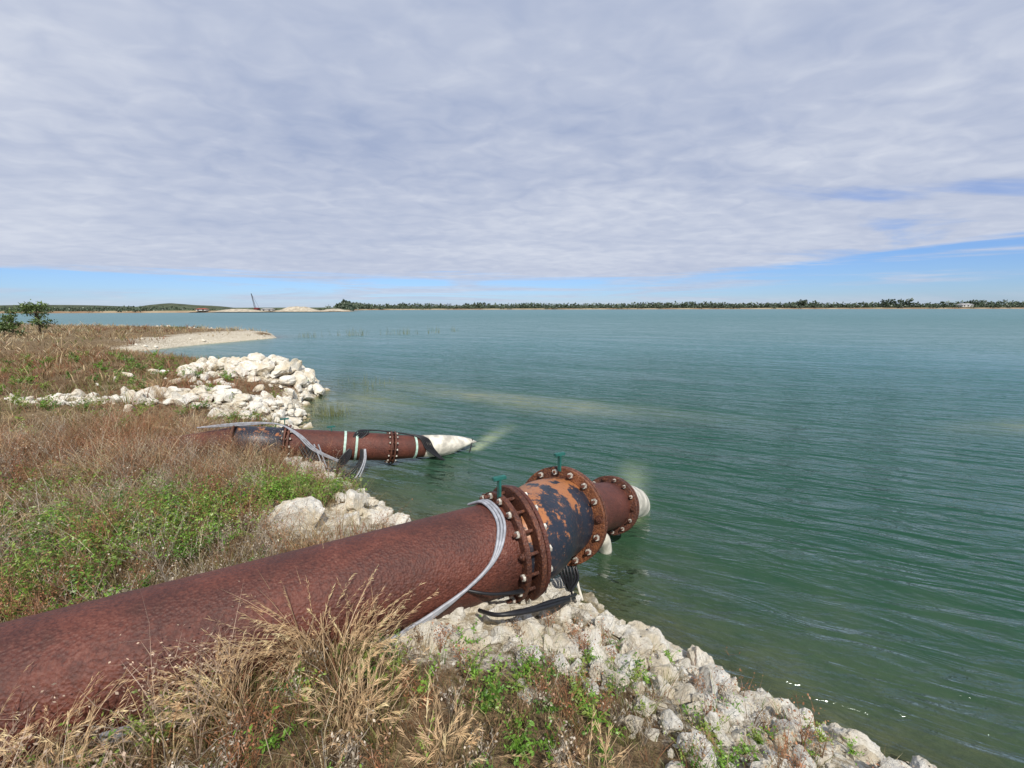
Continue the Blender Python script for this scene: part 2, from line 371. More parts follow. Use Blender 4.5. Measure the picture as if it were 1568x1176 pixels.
def pal(x, y, weights, seed, fr=1.):
    cols = np.array([w[0] for w in weights]); wt = np.array([w[1] for w in weights])
    N = len(x); sc = np.stack([np.log(wt[i])+5.*(fbm(x*fr, y*fr, 3, seed+i*3)-.5)+rng.gumbel(0, .6, N) for i in range(len(weights))], 1)
    return cols[np.argmax(sc, 1)]
def tufts(acc, n, box, dmin, per, spread, h0, h1, w0, w1, weights, seed, lean=(.2, .9), fr=.8, rk=.8, wind=None):
    x, y, d = place(n, *box, dmin, rk); c = pal(x, y, weights, seed, fr); N = len(x)
    hs = (h0+(h1-h0)*rng.random(N)**1.5)*(.6+.8*fbm(x*.9, y*.9, 2, 30))
    idx = np.repeat(np.arange(N), rng.integers(per//2, per+per//2, N)); M = len(idx)
    az = rng.uniform(0, 6.28, M); rr = np.abs(rng.normal(0, spread, M))
    bx = x[idx]+np.cos(az)*rr; by = y[idx]+np.sin(az)*rr
    k = okpipe(bx, by, .36); idx, az, bx, by = idx[k], az[k], bx[k], by[k]; M = len(idx)
    P = np.stack([bx, by, terrain(bx, by)-.02], 1)
    h = hs[idx]*rng.uniform(.45, 1.15, M); C = c[idx]*rng.uniform(.6, 1.25, M)[:, None]
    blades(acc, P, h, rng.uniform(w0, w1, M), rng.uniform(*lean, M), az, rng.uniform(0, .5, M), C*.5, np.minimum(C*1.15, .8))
DRYMIX = [(TAN, 1.1), (BRN, 1.), (RED, 1.1), (OLV, .9), (STR, .7), (GRY, .4)]
a = Acc()
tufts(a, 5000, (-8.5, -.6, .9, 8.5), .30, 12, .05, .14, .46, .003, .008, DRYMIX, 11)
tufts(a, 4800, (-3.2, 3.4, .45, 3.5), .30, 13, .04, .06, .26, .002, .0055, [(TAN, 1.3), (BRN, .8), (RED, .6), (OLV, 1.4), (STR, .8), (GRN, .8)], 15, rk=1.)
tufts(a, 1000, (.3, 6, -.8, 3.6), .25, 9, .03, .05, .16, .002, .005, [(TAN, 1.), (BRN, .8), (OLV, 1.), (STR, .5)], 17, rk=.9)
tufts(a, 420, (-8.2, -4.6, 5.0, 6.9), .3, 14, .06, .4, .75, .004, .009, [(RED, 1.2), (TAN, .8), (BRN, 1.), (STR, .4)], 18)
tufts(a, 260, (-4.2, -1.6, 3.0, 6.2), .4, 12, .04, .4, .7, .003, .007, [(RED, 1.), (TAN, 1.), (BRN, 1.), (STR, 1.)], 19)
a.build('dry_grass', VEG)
a = Acc()
tufts(a, 6000, (-24, -4.5, 5, 26), .35, 10, .10, .2, .55, .008, .018, [(RED, 1.8), (TAN, 1.), (BRN, 1.), (OLV, 1.), (STR, .4)], 21, fr=.35)
tufts(a, 8000, (-100, -12, 12, 67), .6, 6, .25, .25, .65, .03, .07, [(TAN, 1.8), (STR, .8), (RED, .6), (BRN, .4), (OLV, .9)], 25, fr=.12, rk=.4)
a.build('dry_grass.001', VEG)

# dry woody weeds
a = Acc()
def weeds(n, box, dmin, hh, cw):
    x, y, d = place(n, *box, dmin, .9); N = len(x); per = 6
    idx = np.repeat(np.arange(N), per); M = len(idx); az = rng.uniform(0, 6.28, M)
    P = np.stack([x[idx], y[idx], terrain(x, y, d)[idx]-.02], 1); h = (hh*rng.uniform(.5, 1.1, N))[idx]*rng.uniform(.6, 1.1, M)
    lean = rng.uniform(.1, .7, M); dr = rng.uniform(0, .15, M); c = pal(x, y, cw, 40)[idx]*rng.uniform(.7, 1.2, M)[:, None]
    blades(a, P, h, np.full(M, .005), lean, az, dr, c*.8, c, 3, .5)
    for k in range(9):
        t = rng.uniform(.3, .98, M)[:, None]*1.0
        hx = (lean*h)[:, None]*t**1.7; z = h[:, None]*(t-dr[:, None]*t**2.4)
        Q = P+np.concatenate([np.cos(az)[:, None]*hx, np.sin(az)[:, None]*hx, z], 1)
        a2 = rng.uniform(0, 6.28, M); hl = h*rng.uniform(.12, .3, M)
        blades(a, Q, hl, np.full(M, .0028), rng.uniform(.3, 1.4, M), a2, np.zeros(M), c, c*1.15, 1, .5)
        tip = curve_pt(Q, hl, .9, a2, 0., 1.)
        leaves(a, tip, rng.normal(size=(M, 3)), rng.uniform(.008, .022, M), rng.uniform(.005, .012, M), np.minimum(c*rng.uniform(.8, 1.6, M)[:, None], .75))
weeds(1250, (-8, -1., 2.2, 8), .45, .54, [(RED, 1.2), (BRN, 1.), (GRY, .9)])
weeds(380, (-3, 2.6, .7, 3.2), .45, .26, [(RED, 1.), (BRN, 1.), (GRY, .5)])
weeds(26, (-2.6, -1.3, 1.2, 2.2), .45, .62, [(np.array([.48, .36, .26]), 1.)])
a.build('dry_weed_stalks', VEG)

# leafy green weeds
a = Acc()
def greens(cx, cy, sx, sy, n, hh, ls=.03, sh=1.):
    x = rng.normal(cx, sx, n); y = rng.normal(cy, sy, n); d = sdist(x, y); k = (d > .2) & okpipe(x, y, .42); x, y, d = x[k], y[k], d[k]
    N = len(x); idx = np.repeat(np.arange(N), 9); M = len(idx); az = rng.uniform(0, 6.28, M)
    P = np.stack([x[idx], y[idx], terrain(x, y, d)[idx]], 1); h = hh*rng.uniform(.45, 1.1, M); lean = rng.uniform(.2, 1.1, M); dr = rng.uniform(.05, .4, M)
    cc = np.array([[.15, .30, .035], [.21, .38, .05], [.10, .21, .03], [.27, .36, .07]])[rng.integers(0, 4, N)][idx]*sh
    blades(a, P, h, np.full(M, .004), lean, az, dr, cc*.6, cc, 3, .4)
    for k in range(13):
        t = rng.uniform(.3, 1., M)[:, None]; hx = (lean*h)[:, None]*t**1.7; z = h[:, None]*(t-dr[:, None]*t**2.4)
        Q = P+np.concatenate([np.cos(az)[:, None]*hx, np.sin(az)[:, None]*hx, z], 1)
        D = rng.normal(size=(M, 3))*[1, 1, .5]; L = ls*rng.uniform(.6, 1.3, M)
        leaves(a, Q, D, L, L*rng.uniform(.35, .55, M), cc*rng.uniform(.7, 1.25, M)[:, None])
for g in ((-3.5, 3.65, .42, .32, 75, .46), (-2.8, 5.0, .3, .3, 44, .40), (-3.4, 4.7, .6, .3, 34, .34), (-3.8, 2.9, .6, .22, 38, .34), (-5.2, 4.6, .8, .5, 34, .34), (-2.6, 5.8, .3, .25, 26, .32), (-4.8, 3.6, .4, .4, 28, .34)):
    greens(*g)
for g in ((.1, 2.1, .32, .22, 20, .18, .024), (-.75, 2.2, .25, .12, 12, .19, .024), (-1.75, 1.65, .35, .2, 14, .22, .026), (.9, 1.8, .4, .25, 14, .12, .018), (1.7, 1.6, .5, .3, 12, .1, .016), (-.93, 2.6, .03, .03, 6, .34, .03), (.5, 2.5, .3, .2, 8, .12, .02), (-.3, 1.4, .5, .2, 22, .13, .018), (-2.6, 1.5, .3, .2, 10, .22, .026), (1.1, 2.1, .5, .3, 12, .11, .016), (.5, 1.4, .4, .2, 16, .12, .018)):
    greens(*g)
for g in ((-9, 8.5, 2., .8, 24, .35, .05), (-12, 12, 3, 1.5, 34, .4, .06), (-6.3, 9.2, .8, .4, 16, .3, .04), (-9.5, 16, 1.5, .7, 20, .4, .06), (-17, 17, 4, 2, 50, .4, .07)): greens(*g, .8)
a.build('green_weeds', VEG)

# feathery tan grass plumes
a = Acc()
for (cx, cy, n, L, azc, azs, lz) in ((-1.2, 2.22, 260, .62, 2.75, .8, 1.), (-.95, 2.15, 110, .5, .9, .9, 1.), (-1.45, 1.85, 120, .5, 2.6, 1., .8), (-.75, 1.75, 110, .42, 1.2, 1.6, .8), (-.3, 1.55, 60, .3, 1.5, 1.8, .8), (-6.6, 5.3, 90, .8, 3., 1., 1.), (-2.35, 1.75, 60, .5, 2., 1.4, .9), (-1.95, 1.5, 80, .5, 2., 1.4, .8), (-2.2, 1.45, 50, .55, 1.6, 1., .7), (-5.6, 7.2, 60, .7, 2., 1.5, 1.), (-8.2, 9.8, 80, .9, 2.5, 1., 1.), (.35, 1.5, 40, .24, 1., 2., .8), (-4.6, 3.4, 50, .6, 2., 1.5, 1.), (-3.9, 5.9, 50, .6, 2., 1.5, 1.), (-5.4, 5.2, 50, .6, 2., 1.5, 1.)):
    x = rng.normal(cx, .06, n); y = rng.normal(cy, .05, n); P = np.stack([x, y, terrain(x, y)-.02], 1)
    az = rng.normal(azc, azs, n); h = L*rng.uniform(.5, 1.05, n); lean = rng.uniform(.35, 1.15, n)*lz; dr = rng.uniform(.1, .5, n)
    C = np.array([.68, .48, .27])*rng.uniform(.6, 1.15, n)[:, None]
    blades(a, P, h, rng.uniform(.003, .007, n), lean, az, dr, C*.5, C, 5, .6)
    m = n//2
    for k in range(34):
        t = rng.uniform(.62, 1.0, m)[:, None]; hx = (lean*h)[:m, None]*t**1.7; z = h[:m, None]*(t-dr[:m, None]*t**2.4)
        Q = P[:m]+np.concatenate([np.cos(az[:m])[:, None]*hx, np.sin(az[:m])[:, None]*hx, z], 1)
        D = np.stack([np.cos(az[:m]), np.sin(az[:m]), rng.normal(.1, .3, m)], 1)+rng.normal(0, .25, (m, 3))
        leaves(a, Q, D, rng.uniform(.02, .05, m), np.full(m, .0028), np.minimum(C[:m]*1.25, .8))
a.build('feather_grass', VEG)
# reeds in the water
a = Acc()
for (cx, cy, sx, sy, n, h) in ((-5.1, 11.8, .28, .2, 160, .5), (-17, 46, 1.2, .8, 44, 1.0), (-12.5, 48, .8, .6, 34, 1.1), (-9, 50, .5, .8, 14, 1.1), (-20.5, 43.5, .5, .5, 24, .9), (-7, 53, .5, .6, 8, 1.1), (-5.6, 16.6, .8, .8, 70, .55), (-18, 23.9, 1.6, .4, 120, .5)):
    x = rng.normal(cx, sx, n); y = rng.normal(cy, sy, n); P = np.stack([x, y, np.full(n, -.1)], 1)
    C = np.array([.17, .18, .06])*rng.uniform(.6, 1.4, n)[:, None]; wd = .012 if cy < 20 else .04
    blades(a, P, h*rng.uniform(.5, 1.1, n), np.full(n, wd), rng.uniform(0, .4, n), rng.uniform(0, 6.28, n), np.zeros(n), C, C*1.2)
a.build('water_reeds', VEG)

# ------------------------------------------------------------ pipes
def frame(ax):
    ax = Vector(ax).normalized(); up = Vector((0, 0, 1)); u = (up-ax*up.dot(ax)).normalized(); return ax, u, ax.cross(u)
def lathe(name, o, ax, prof, mat, parent, seg=72, smooth=True, wob=0.):
    ax, u, v = frame(ax); o = Vector(o); V = []; F = []
    for s, r in prof:
        for k in range(seg):
            th = 2*math.pi*k/seg; rr = r*(1+wob*math.sin(3*th+s*4)); V.append(o+ax*s+(u*math.cos(th)+v*math.sin(th))*rr)
    for i in range(len(prof)-1):
        for k in range(seg):
            k2 = (k+1) % seg; F.append((i*seg+k, i*seg+k2, (i+1)*seg+k2, (i+1)*seg+k))
    me = bpy.data.meshes.new(name); me.from_pydata([tuple(p) for p in V], [], F); me.materials.append(mat)
    bm = bmesh.new(); bm.from_mesh(me); bmesh.ops.recalc_face_normals(bm, faces=bm.faces); bm.to_mesh(me); bm.free()
    for p in me.polygons: p.use_smooth = smooth
    ob = link(bpy.data.objects.new(name, me), parent)
    if smooth: me.set_sharp_from_angle(angle=R(40))
    return ob
def flange(name, o, ax, ro, ri, th, mat, parent):
    b = .006
    return lathe(name, o, ax, [(-th/2, ri), (-th/2, ro-b), (-th/2+b, ro), (th/2-b, ro), (th/2, ro-b), (th/2, ri), (-th/2, ri)], mat, parent)
def sweep(name, pts, rad, mat, parent, seg=10, sub=10, closed=False):
    pts = [Vector(p) for p in pts]; n = len(pts); C = []; Rr = []
    rads = rad if isinstance(rad, (list, tuple)) else [rad]*n
    for i in range(n-1):
        p0 = pts[max(i-1, 0)]; p1 = pts[i]; p2 = pts[i+1]; p3 = pts[min(i+2, n-1)]
        for k in range(sub):
            t = k/sub; C.append(.5*((2*p1)+(-p0+p2)*t+(2*p0-5*p1+4*p2-p3)*t*t+(-p0+3*p1-3*p2+p3)*t**3)); Rr.append(rads[i]*(1-t)+rads[i+1]*t)
    C.append(pts[-1]); Rr.append(rads[-1])
    V = []; F = []; T0 = (C[1]-C[0]).normalized(); u = T0.orthogonal().normalized()
    for i, c in enumerate(C):
        T = (C[min(i+1, len(C)-1)]-C[max(i-1, 0)]).normalized(); u = (u-T*u.dot(T)).normalized(); v = T.cross(u)
        for k in range(seg):
            th = 2*math.pi*k/seg; V.append(c+(u*math.cos(th)+v*math.sin(th))*Rr[i])
    for i in range(len(C)-1):
        for k in range(seg):
            k2 = (k+1) % seg; F.append((i*seg+k, i*seg+k2, (i+1)*seg+k2, (i+1)*seg+k))
    F.append(tuple(range(seg))[::-1]); F.append(tuple((len(C)-1)*seg+k for k in range(seg)))
    me = bpy.data.meshes.new(name); me.from_pydata([tuple(p) for p in V], [], F); me.materials.append(mat)
    for p in me.polygons: p.use_smooth = True
    me.set_sharp_from_angle(angle=R(50))
    return link(bpy.data.objects.new(name, me), parent)
def bolts(name, o, ax, Rb, n, s0, s1, parent, nr=.024, skip=(), ph=.1):
    ax, u, v = frame(ax); o = Vector(o); bm = bmesh.new()
    def prism(c, r, a, b, seg, mi):
        vs = []
        for s in (a, b):
            vs.append([bm.verts.new(c+ax*s+(u*math.cos(2*math.pi*k/seg)+v*math.sin(2*math.pi*k/seg))*r) for k in range(seg)])
        fs = [bm.faces.new((vs[0][k], vs[0][(k+1) % seg], vs[1][(k+1) % seg], vs[1][k])) for k in range(seg)]
        fs += [bm.faces.new(vs[0][::-1]), bm.faces.new(vs[1])]
        for f in fs: f.material_index = mi
    for k in range(n):
        th = 2*math.pi*k/n+ph; c = o+(u*math.cos(th)+v*math.sin(th))*Rb; j = random.uniform(-.012, .03)
        rusty = 1 if (k*7) % 5 == 1 else 0
        prism(c, nr*.5, s0-.045-j, s1+.035+j, 8, 1)
        prism(c, nr, s0-.026, s0-.001, 6, rusty); prism(c, nr, s1+.001, s1+.026, 6, 0)
        prism(c, nr*1.35, s0-.006, s0-.0005, 12, 1)
    bmesh.ops.recalc_face_normals(bm, faces=bm.faces)
    me = bpy.data.meshes.new(name); bm.to_mesh(me); bm.free(); me.materials.append(NUT); me.materials.append(RUST2)
    return link(bpy.data.objects.new(name, me), parent)
def box(name, c, sz, mat, parent, rot=0):
    bm = bmesh.new(); bmesh.ops.create_cube(bm, size=1); bmesh.ops.scale(bm, vec=sz, verts=bm.verts)
    bmesh.ops.bevel(bm, geom=bm.edges[:], offset=min(sz)*.15, segments=2, affect='EDGES')
    bmesh.ops.rotate(bm, matrix=Matrix.Rotation(rot, 3, 'Z'), verts=bm.verts); bmesh.ops.translate(bm, vec=c, verts=bm.verts)
    me = bpy.data.meshes.new(name); bm.to_mesh(me); bm.free(); me.materials.append(mat)
    return link(bpy.data.objects.new(name, me), parent)

# --- main pipeline
PL = empty('dredge_discharge_pipeline')
A = Vector(MA); B = Vector(MB); ax1 = (B-A).normalized(); L1 = (B-A).length
r1 = .372
lathe('pipe_barrel', A, ax1, [(0, r1-.02), (0, r1), (L1*.5, r1), (L1*.75, r1), (L1-.13, r1), (L1-.13, r1-.02)], RUST, PL, 96)
F1 = B-ax1*.09
flange('flange_ring_1', F1-ax1*.02, ax1, .455, r1-.01, .045, RUST2, PL)
flange('flange_ring_2', F1+ax1*.10, ax1, .485, .30, .045, RUST2, PL)
flange('flange_ring_3', F1+ax1*.155, ax1, .47, .30, .035, RUST, PL)
lathe('pipe_neck', F1-ax1*.05, ax1, [(0, r1-.03), (.2, r1-.03)], RUST2, PL)
bolts('flange_bolts_1', F1, ax1, .425, 16, -.045, .175, PL, .028)
C = Vector((.50, 4.15, .87)); S = F1+ax1*.17
ax2 = Vector((.62, .88, -.20)).normalized()
sweep('black_coupling', [S-ax1*.03, S+ax1*.10, C-ax2*.38, C-ax2*.15, C+ax2*.02], [.36, .385, .405, .40, .385], COUP, PL, 64, 8)
flange('flange_ring_4', C-ax2*.025, ax2, .50, .33, .035, ORUST, PL)
flange('flange_ring_5', C+ax2*.035, ax2, .50, .28, .04, RUST2, PL)
bolts('flange_bolts_2', C, ax2, .45, 16, -.045, .058, PL, .030, ph=.2)
D = Vector((1.26, 5.14, .50)); ax3 = (D-C).normalized(); L3 = (D-C).length
lathe('reducer_cone', C+ax3*.05, ax3, [(0, .36), (.12, .36), (L3*.55, .29), (L3-.1, .285)], RUST, PL)
flange('flange_ring_6', D-ax3*.05, ax3, .365, .27, .035, RUST2, PL)
flange('flange_ring_7', D+ax3*.02, ax3, .365, .2, .035, RUST2, PL)
bolts('flange_bolts_3', D-ax3*.015, ax3, .325, 14, -.055, .055, PL, .022)
E = Vector((1.70, 5.76, .24))
sweep('white_outlet', [D+ax3*.03, D+ax3*.35, E, Vector((1.92, 6.2, -.02)), Vector((2.2, 7.2, -.32)), Vector((2.6, 8.5, -.6))], [.265, .25, .225, .2, .2, .2], WHITE, PL, 32, 6)
sweep('white_float', [(1.02, 4.72, .36), (1.10, 4.80, .22), (1.16, 4.9, .02), (1.18, 4.95, -.15)], [.05, .085, .08, .06], WHITE, PL, 16, 5)
for (c, s) in ((F1+Vector((-.03, -.02, .52)), 1.8), (C+Vector((-.02, 0, .57)), 1.8)):
    box('lifting_lug_post', c, (.02, .045, .10*s), TEAL, PL, .5)
    box('lifting_lug_bar', c+Vector((0, 0, .05*s)), (.12, .045, .028), TEAL, PL, .5)
N1 = Vector((ax1.y, -ax1.x, 0)); Zv = Vector((0, 0, 1))
def onpipe(s, th, r): return B-ax1*s+N1*(math.sin(R(th))*r)+Zv*(math.cos(R(th))*r)
def gz(x, y, up): return (x, y, float(terrain(np.array([x]), np.array([y]))[0])+up)
for k in range(3):
    o = k*.028; q = k*5
    pts = [onpipe(.22+o, -45, .41), onpipe(.19+o, -12, .40), onpipe(.18+o, 18, .388), onpipe(.22+o, 42, .388), onpipe(.34+o, 66+q*.4, .388), onpipe(.56+o, 86+q*.4, .39), onpipe(.85+o, 103+q, .395), onpipe(1.2+o, 122+q, .41), onpipe(1.5+o, 140+q, .46)]
    pts.append(Vector((-1.55-o, 2.3, .66))); pts.append(Vector((-2.0, 1.75, .9+o)))
    sweep('grey_conduit_%d' % (k+1), pts, .0125, CABLEG, PL, 8)
for k in range(6):
    j = lambda s=.045: random.uniform(-s, s)
    sweep('black_cable_%d' % (k+1), [(.48+k*.03, 3.98, .44), (.50+k*.03, 3.86, .34), (.56+j(), 3.60, .33+j()), gz(.50+j(), 3.28, .17+j(.03)), gz(.32+j(.06), 2.92, .21+j(.02)), gz(.10+j(.03), 2.66, .22), gz(-.10, 2.58, .22), gz(-.24, 2.76, .14)], .014, CABLEB, PL, 8)
for k in range(2):
    sweep('black_cable_%d' % (k+8), [(.2, 3.75, .70), (.20+.05*k, 3.45, .62), gz(.10+.03*k, 3.05, .24), gz(-.14, 2.82, .22), gz(-.4, 2.80, .24), gz(-.62, 2.95, .18), gz(-.75, 3.0, .2)], .011, CABLEB, PL, 8)
sweep('white_hose', [(.55, 4.0, .47), (.64, 3.95, .38), (.66, 3.9, .24), (.70, 3.86, .10)], .014, WHITE, PL, 8)

# --- second pipeline
P2 = empty('dredge_discharge_pipeline.001')
b1 = Vector((-3.98, 7.28, .63)); b2 = Vector((-2.32, 7.94, .34)); d2 = (b2-b1).normalized(); L2 = (b2-b1).length
be = b1-d2*.78; bs = Vector((-8.2, 5.6, .40))
lathe('pipe_barrel', bs, (be-bs), [(0, .24), (0, .26), ((be-bs).length, .26)], RUST, P2, 48)
lathe('black_coupling', be, d2, [(0, .25), (.03, .275), (.4, .285), (.73, .275), (.76, .25)], COUP2, P2, 48)
flange('flange_ring_1', b1-d2*.03, d2, .335, .2, .03, RUST2, P2); flange('flange_ring_2', b1+d2*.03, d2, .335, .2, .03, RUST2, P2)
bolts('flange_bolts_1', b1, d2, .305, 14, -.05, .05, P2, .018)
flange('flange_ring_3', be-d2*.02, d2, .335, .2, .03, RUST2, P2)
lathe('pipe_section', b1, d2, [(0, .265), (L2*.6, .262), (L2, .25)], RUST, P2, 48)
flange('flange_ring_4', b2-d2*.04, d2, .31, .2, .03, RUST2, P2); flange('flange_ring_5', b2+d2*.03, d2, .31, .2, .03, RUST2, P2)
bolts('flange_bolts_2', b2, d2, .28, 14, -.06, .05, P2, .017)
tip = Vector((-.72, 8.95, .06)); d3 = (tip-b2).normalized(); L4 = (tip-b2).length
lathe('tapered_section', b2+d3*.03, d3, [(0, .235), (.66, .215)], RUST, P2, 48)
# white outlet, cut obliquely: the upper lip reaches out and dips to the water
def mitred(name, o, ax, prof, cut, mat, parent, seg=48):
    ax, u, v = frame(ax); V = []; F = []
    for s, r in prof:
        for k in range(seg):
            th = 2*math.pi*k/seg; f = (s/prof[-1][0])**2; V.append(Vector(o)+ax*(s+cut*f*math.cos(th))+(u*math.cos(th)+v*math.sin(th))*r)
    n = len(prof)
    for i in range(n-1):
        for k in range(seg):
            k2 = (k+1) % seg; F.append((i*seg+k, i*seg+k2, (i+1)*seg+k2, (i+1)*seg+k))
    me = bpy.data.meshes.new(name); me.from_pydata([tuple(p) for p in V], [], F); me.materials.append(mat)
    for p in me.polygons: p.use_smooth = True
    ob = link(bpy.data.objects.new(name, me), parent); sm = ob.modifiers.new('wall', 'SOLIDIFY'); sm.thickness = .015
    return ob
mitred('white_outlet', b2+d3*.62, d3, [(0.001, .222), (.2, .222), (.4, .218), (.6, .20), (.75, .175), (.9, .13), (1.0, .07)], .22, WHITE, P2)
sweep('submerged_pipe', [Vector((-1.1, 8.7, -.14)), Vector((-.5, 9.5, -.25)), Vector((.1, 11.2, -.5))], [.12, .13, .13], WHITE, P2, 24, 6)
for s in (.95, 1.15, L2+.42):
    o = b1+d2*s if s < L2 else b2+d3*.42
    lathe('strap', o, d2 if s < L2 else d3, [(-.02, .262), (-.02, .272), (.02, .272), (.02, .262)] if s < L2 else [(-.02, .225), (-.02, .238), (.02, .238), (.02, .225)], STRAP, P2, 40)
for k in range(6):
    dz = k*.05
    sweep('black_cable_%d' % (k+1), [b1+d2*(.25+k*.05)+Vector((.08, -.28, .05)), b1+d2*(.45+.05*k)+Vector((.1, -.38, -.22-dz)), b1+d2*.85+Vector((.05, -.38, -.30-dz)), b1+d2*(1.15-.03*k)+Vector((0, -.34, -.12)), b1+d2*(1.2+.04*k)+Vector((0, -.12, .28)), b1+d2*(1.45)+Vector((0, 0, .32)), b2+d3*.3+Vector((0, -.03, .27)), b2+d3*(.55+.03*k)+Vector((.05, -.14, .21)), b2+d3*(.72+.03*k)+Vector((.07, -.28, .0)), b2+d3*1.1+Vector((.12, -.34, -.22)), b2+d3*1.5+Vector((.12, -.2, -.18)), b2+d3*1.7+Vector((.05, .0, .12))], .013, CABLEB, P2, 7)
for k in range(5):
    sweep('looped_cable_%d' % (k+1), [b1+d2*(.3+k*.07)+Vector((.05, -.27, .1)), b1+d2*(.55+.06*k)+Vector((.12, -.42, -.30-.06*k)), b1+d2*(.95+.05*k)+Vector((.1, -.45, -.42-.03*k)), b1+d2*(1.25+.03*k)+Vector((.05, -.36, -.2)), b1+d2*(1.32+.02*k)+Vector((0, -.24, .08)), b1+d2*(1.22+.02*k)+Vector((0, -.05, .27))], .012, CABLEB if k < 3 else CABLEG, P2, 7)
for k in range(3):
    sweep('grey_conduit_%d' % (k+1), [b1-d2*1.2+Vector((.0, -.15, .27)), b1-d2*.6+Vector((0, -.1, .33+.02*k)), b1-d2*.1+Vector((.0, -.05, .37)), b1+d2*(.2+.03*k)+Vector((.05, -.2, .25)), b1+d2*(.45+.04*k)+Vector((.1, -.30, .0)), b1+d2*(.9+.03*k)+Vector((.05, -.3, -.2))], .012, CABLEG, P2, 7)
for c in (b1+Vector((0, 0, .38)), b1+d2*.75+Vector((0, 0, .28))):
    box('lifting_lug_post', c, (.014, .03, .14), TEAL, P2, .4); box('lifting_lug_bar', c+Vector((0, 0, .07)), (.14, .03, .025), TEAL, P2, .4)

# ------------------------------------------------------------ small trees on the left
def tree(name, loc, H, spread, nclump, lw, dark=1.):
    e = empty(name); x, y = loc; z = float(terrain(np.array([x]), np.array([y]))[0]); o = Vector((x, y, z-.05)); a = Acc()
    sweep('trunk', [o, o+Vector((.1, .05, H*.4)), o+Vector((0, .1, H*.85))], [H*.035, H*.025, H*.008], BARK, e, 8, 4)
    for k in range(nclump):
        hh = H*random.uniform(.25, 1.); an = random.uniform(0, 6.28); rr = spread*random.uniform(.2, 1.)*(1.15-hh/H*.7)
        c = o+Vector((math.cos(an)*rr, math.sin(an)*rr, hh)); s = o+Vector((0, .05, hh*.65))
        sweep('limb_%d' % (k+1), [s, (s+c)/2+Vector((0, 0, .05)), c], [H*.012, H*.008, H*.004], BARK, e, 5, 3)
        n = 60; p = np.array(c)+rng.normal(0, 1, (n, 3))*np.array([1, 1, .6])*spread*.17
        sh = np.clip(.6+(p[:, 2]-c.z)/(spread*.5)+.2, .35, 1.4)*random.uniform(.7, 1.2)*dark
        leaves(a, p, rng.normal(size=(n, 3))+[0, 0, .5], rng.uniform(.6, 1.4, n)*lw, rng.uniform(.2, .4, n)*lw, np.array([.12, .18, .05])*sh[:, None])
    ob = a.build('foliage', TREEV); ob.parent = e
tree('small_tree', (-41.0, 37.5), 2.5, 1.2, 18, .26)
tree('small_tree.001', (-44.5, 38.5), 2.1, .9, 13, .25)
tree('shrub', (-39.5, 33.5), 1.1, 1.1, 11, .26, .8)
tree('shrub.001', (-44, 35), 1.1, 1.2, 11, .26, .7)
tree('shrub.002', (-49, 38), 1.2, 1.4, 11, .26, .7)

# ------------------------------------------------------------ far shore
FS = [(-1500, 500), (-700, 330), (-400, 262), (-290, 246), (-205, 254), (-146, 262), (-112, 300), (-150, 380), (-140, 438), (0, 446), (120, 444), (206, 436), (330, 415), (455, 386), (640, 330), (1100, 180), (2200, -250)]
def dens(pts, step):
    o = []
    for (a, b) in zip(pts[:-1], pts[1:]):
        L = math.dist(a, b); n = max(1, int(L/step))
        for k in range(n): t = k/n; o.append((a[0]+(b[0]-a[0])*t, a[1]+(b[1]-a[1])*t))
    o.append(pts[-1]); return o
fs = dens(FS, 6); V = []; Q = []
rows = [(0, -.5), (2, .2), (6, .4), (7.5, 1.1), (30, 1.5), (300, 2.2), (1500, 2.2)]
for i, (x, y) in enumerate(fs):
    j = fbm(np.array([i*.35]), np.array([.5]), 3, 2)[0]
    for k, (o, z) in enumerate(rows):
        L = math.hypot(x, y); V.append((x+x/L*o, y+y/L*o+(j-.5)*5, z*(.6+.8*j) if 1 < k < 5 else z))
n = len(rows)
for i in range(len(fs)-1):
    for k in range(n-1): Q.append((i*n+k, (i+1)*n+k, (i+1)*n+k+1, i*n+k+1))
mF, t = newmat('far_shore_earth'); P = pos(t)
nn = t.noise(P, .05, 4, .6); sz = t.add('ShaderNodeSeparateXYZ', inp={0: P}).outputs[2]
c = t.mix(t.smooth(nn, .4, .6), (.24, .16, .10), (.34, .27, .18)); c = t.mix(t.smooth(sz, .8, 1.4), c, (.09, .11, .06)); principled(t, c, .95, .05)
make_mesh('far_shore_ground', V, Q, None, None, mF)
a = Acc(); fp = np.array(dens(FS, 2.4)); fp = fp[(fp[:, 0] > -800) & (fp[:, 0] < 1000)]
rr = rng
def crowns(x, y, H, Wd, dark, nl):
    N = len(x); idx = np.repeat(np.arange(N), nl); M = len(idx)
    u = rr.normal(0, .5, (M, 3)); hz = rr.random(M)
    wz = np.sin(np.clip(hz*.9+.1, 0, 1)*math.pi)**.6
    p = np.stack([x[idx]+u[:, 0]*Wd[idx]*wz, y[idx]+u[:, 1]*Wd[idx]*wz, .8+H[idx]*hz], 1)
    c = np.array([.08, .108, .068])*(.65+.5*hz)[:, None]*dark[idx][:, None]*rr.uniform(.75, 1.25, M)[:, None]  # distance haze is painted into this base green, making it paler and bluer
    L = np.clip(H[idx]*.42, .9, 2.0)*rr.uniform(.7, 1.3, M)
    leaves(a, p, rr.normal(size=(M, 3)), L, L*.85, c)
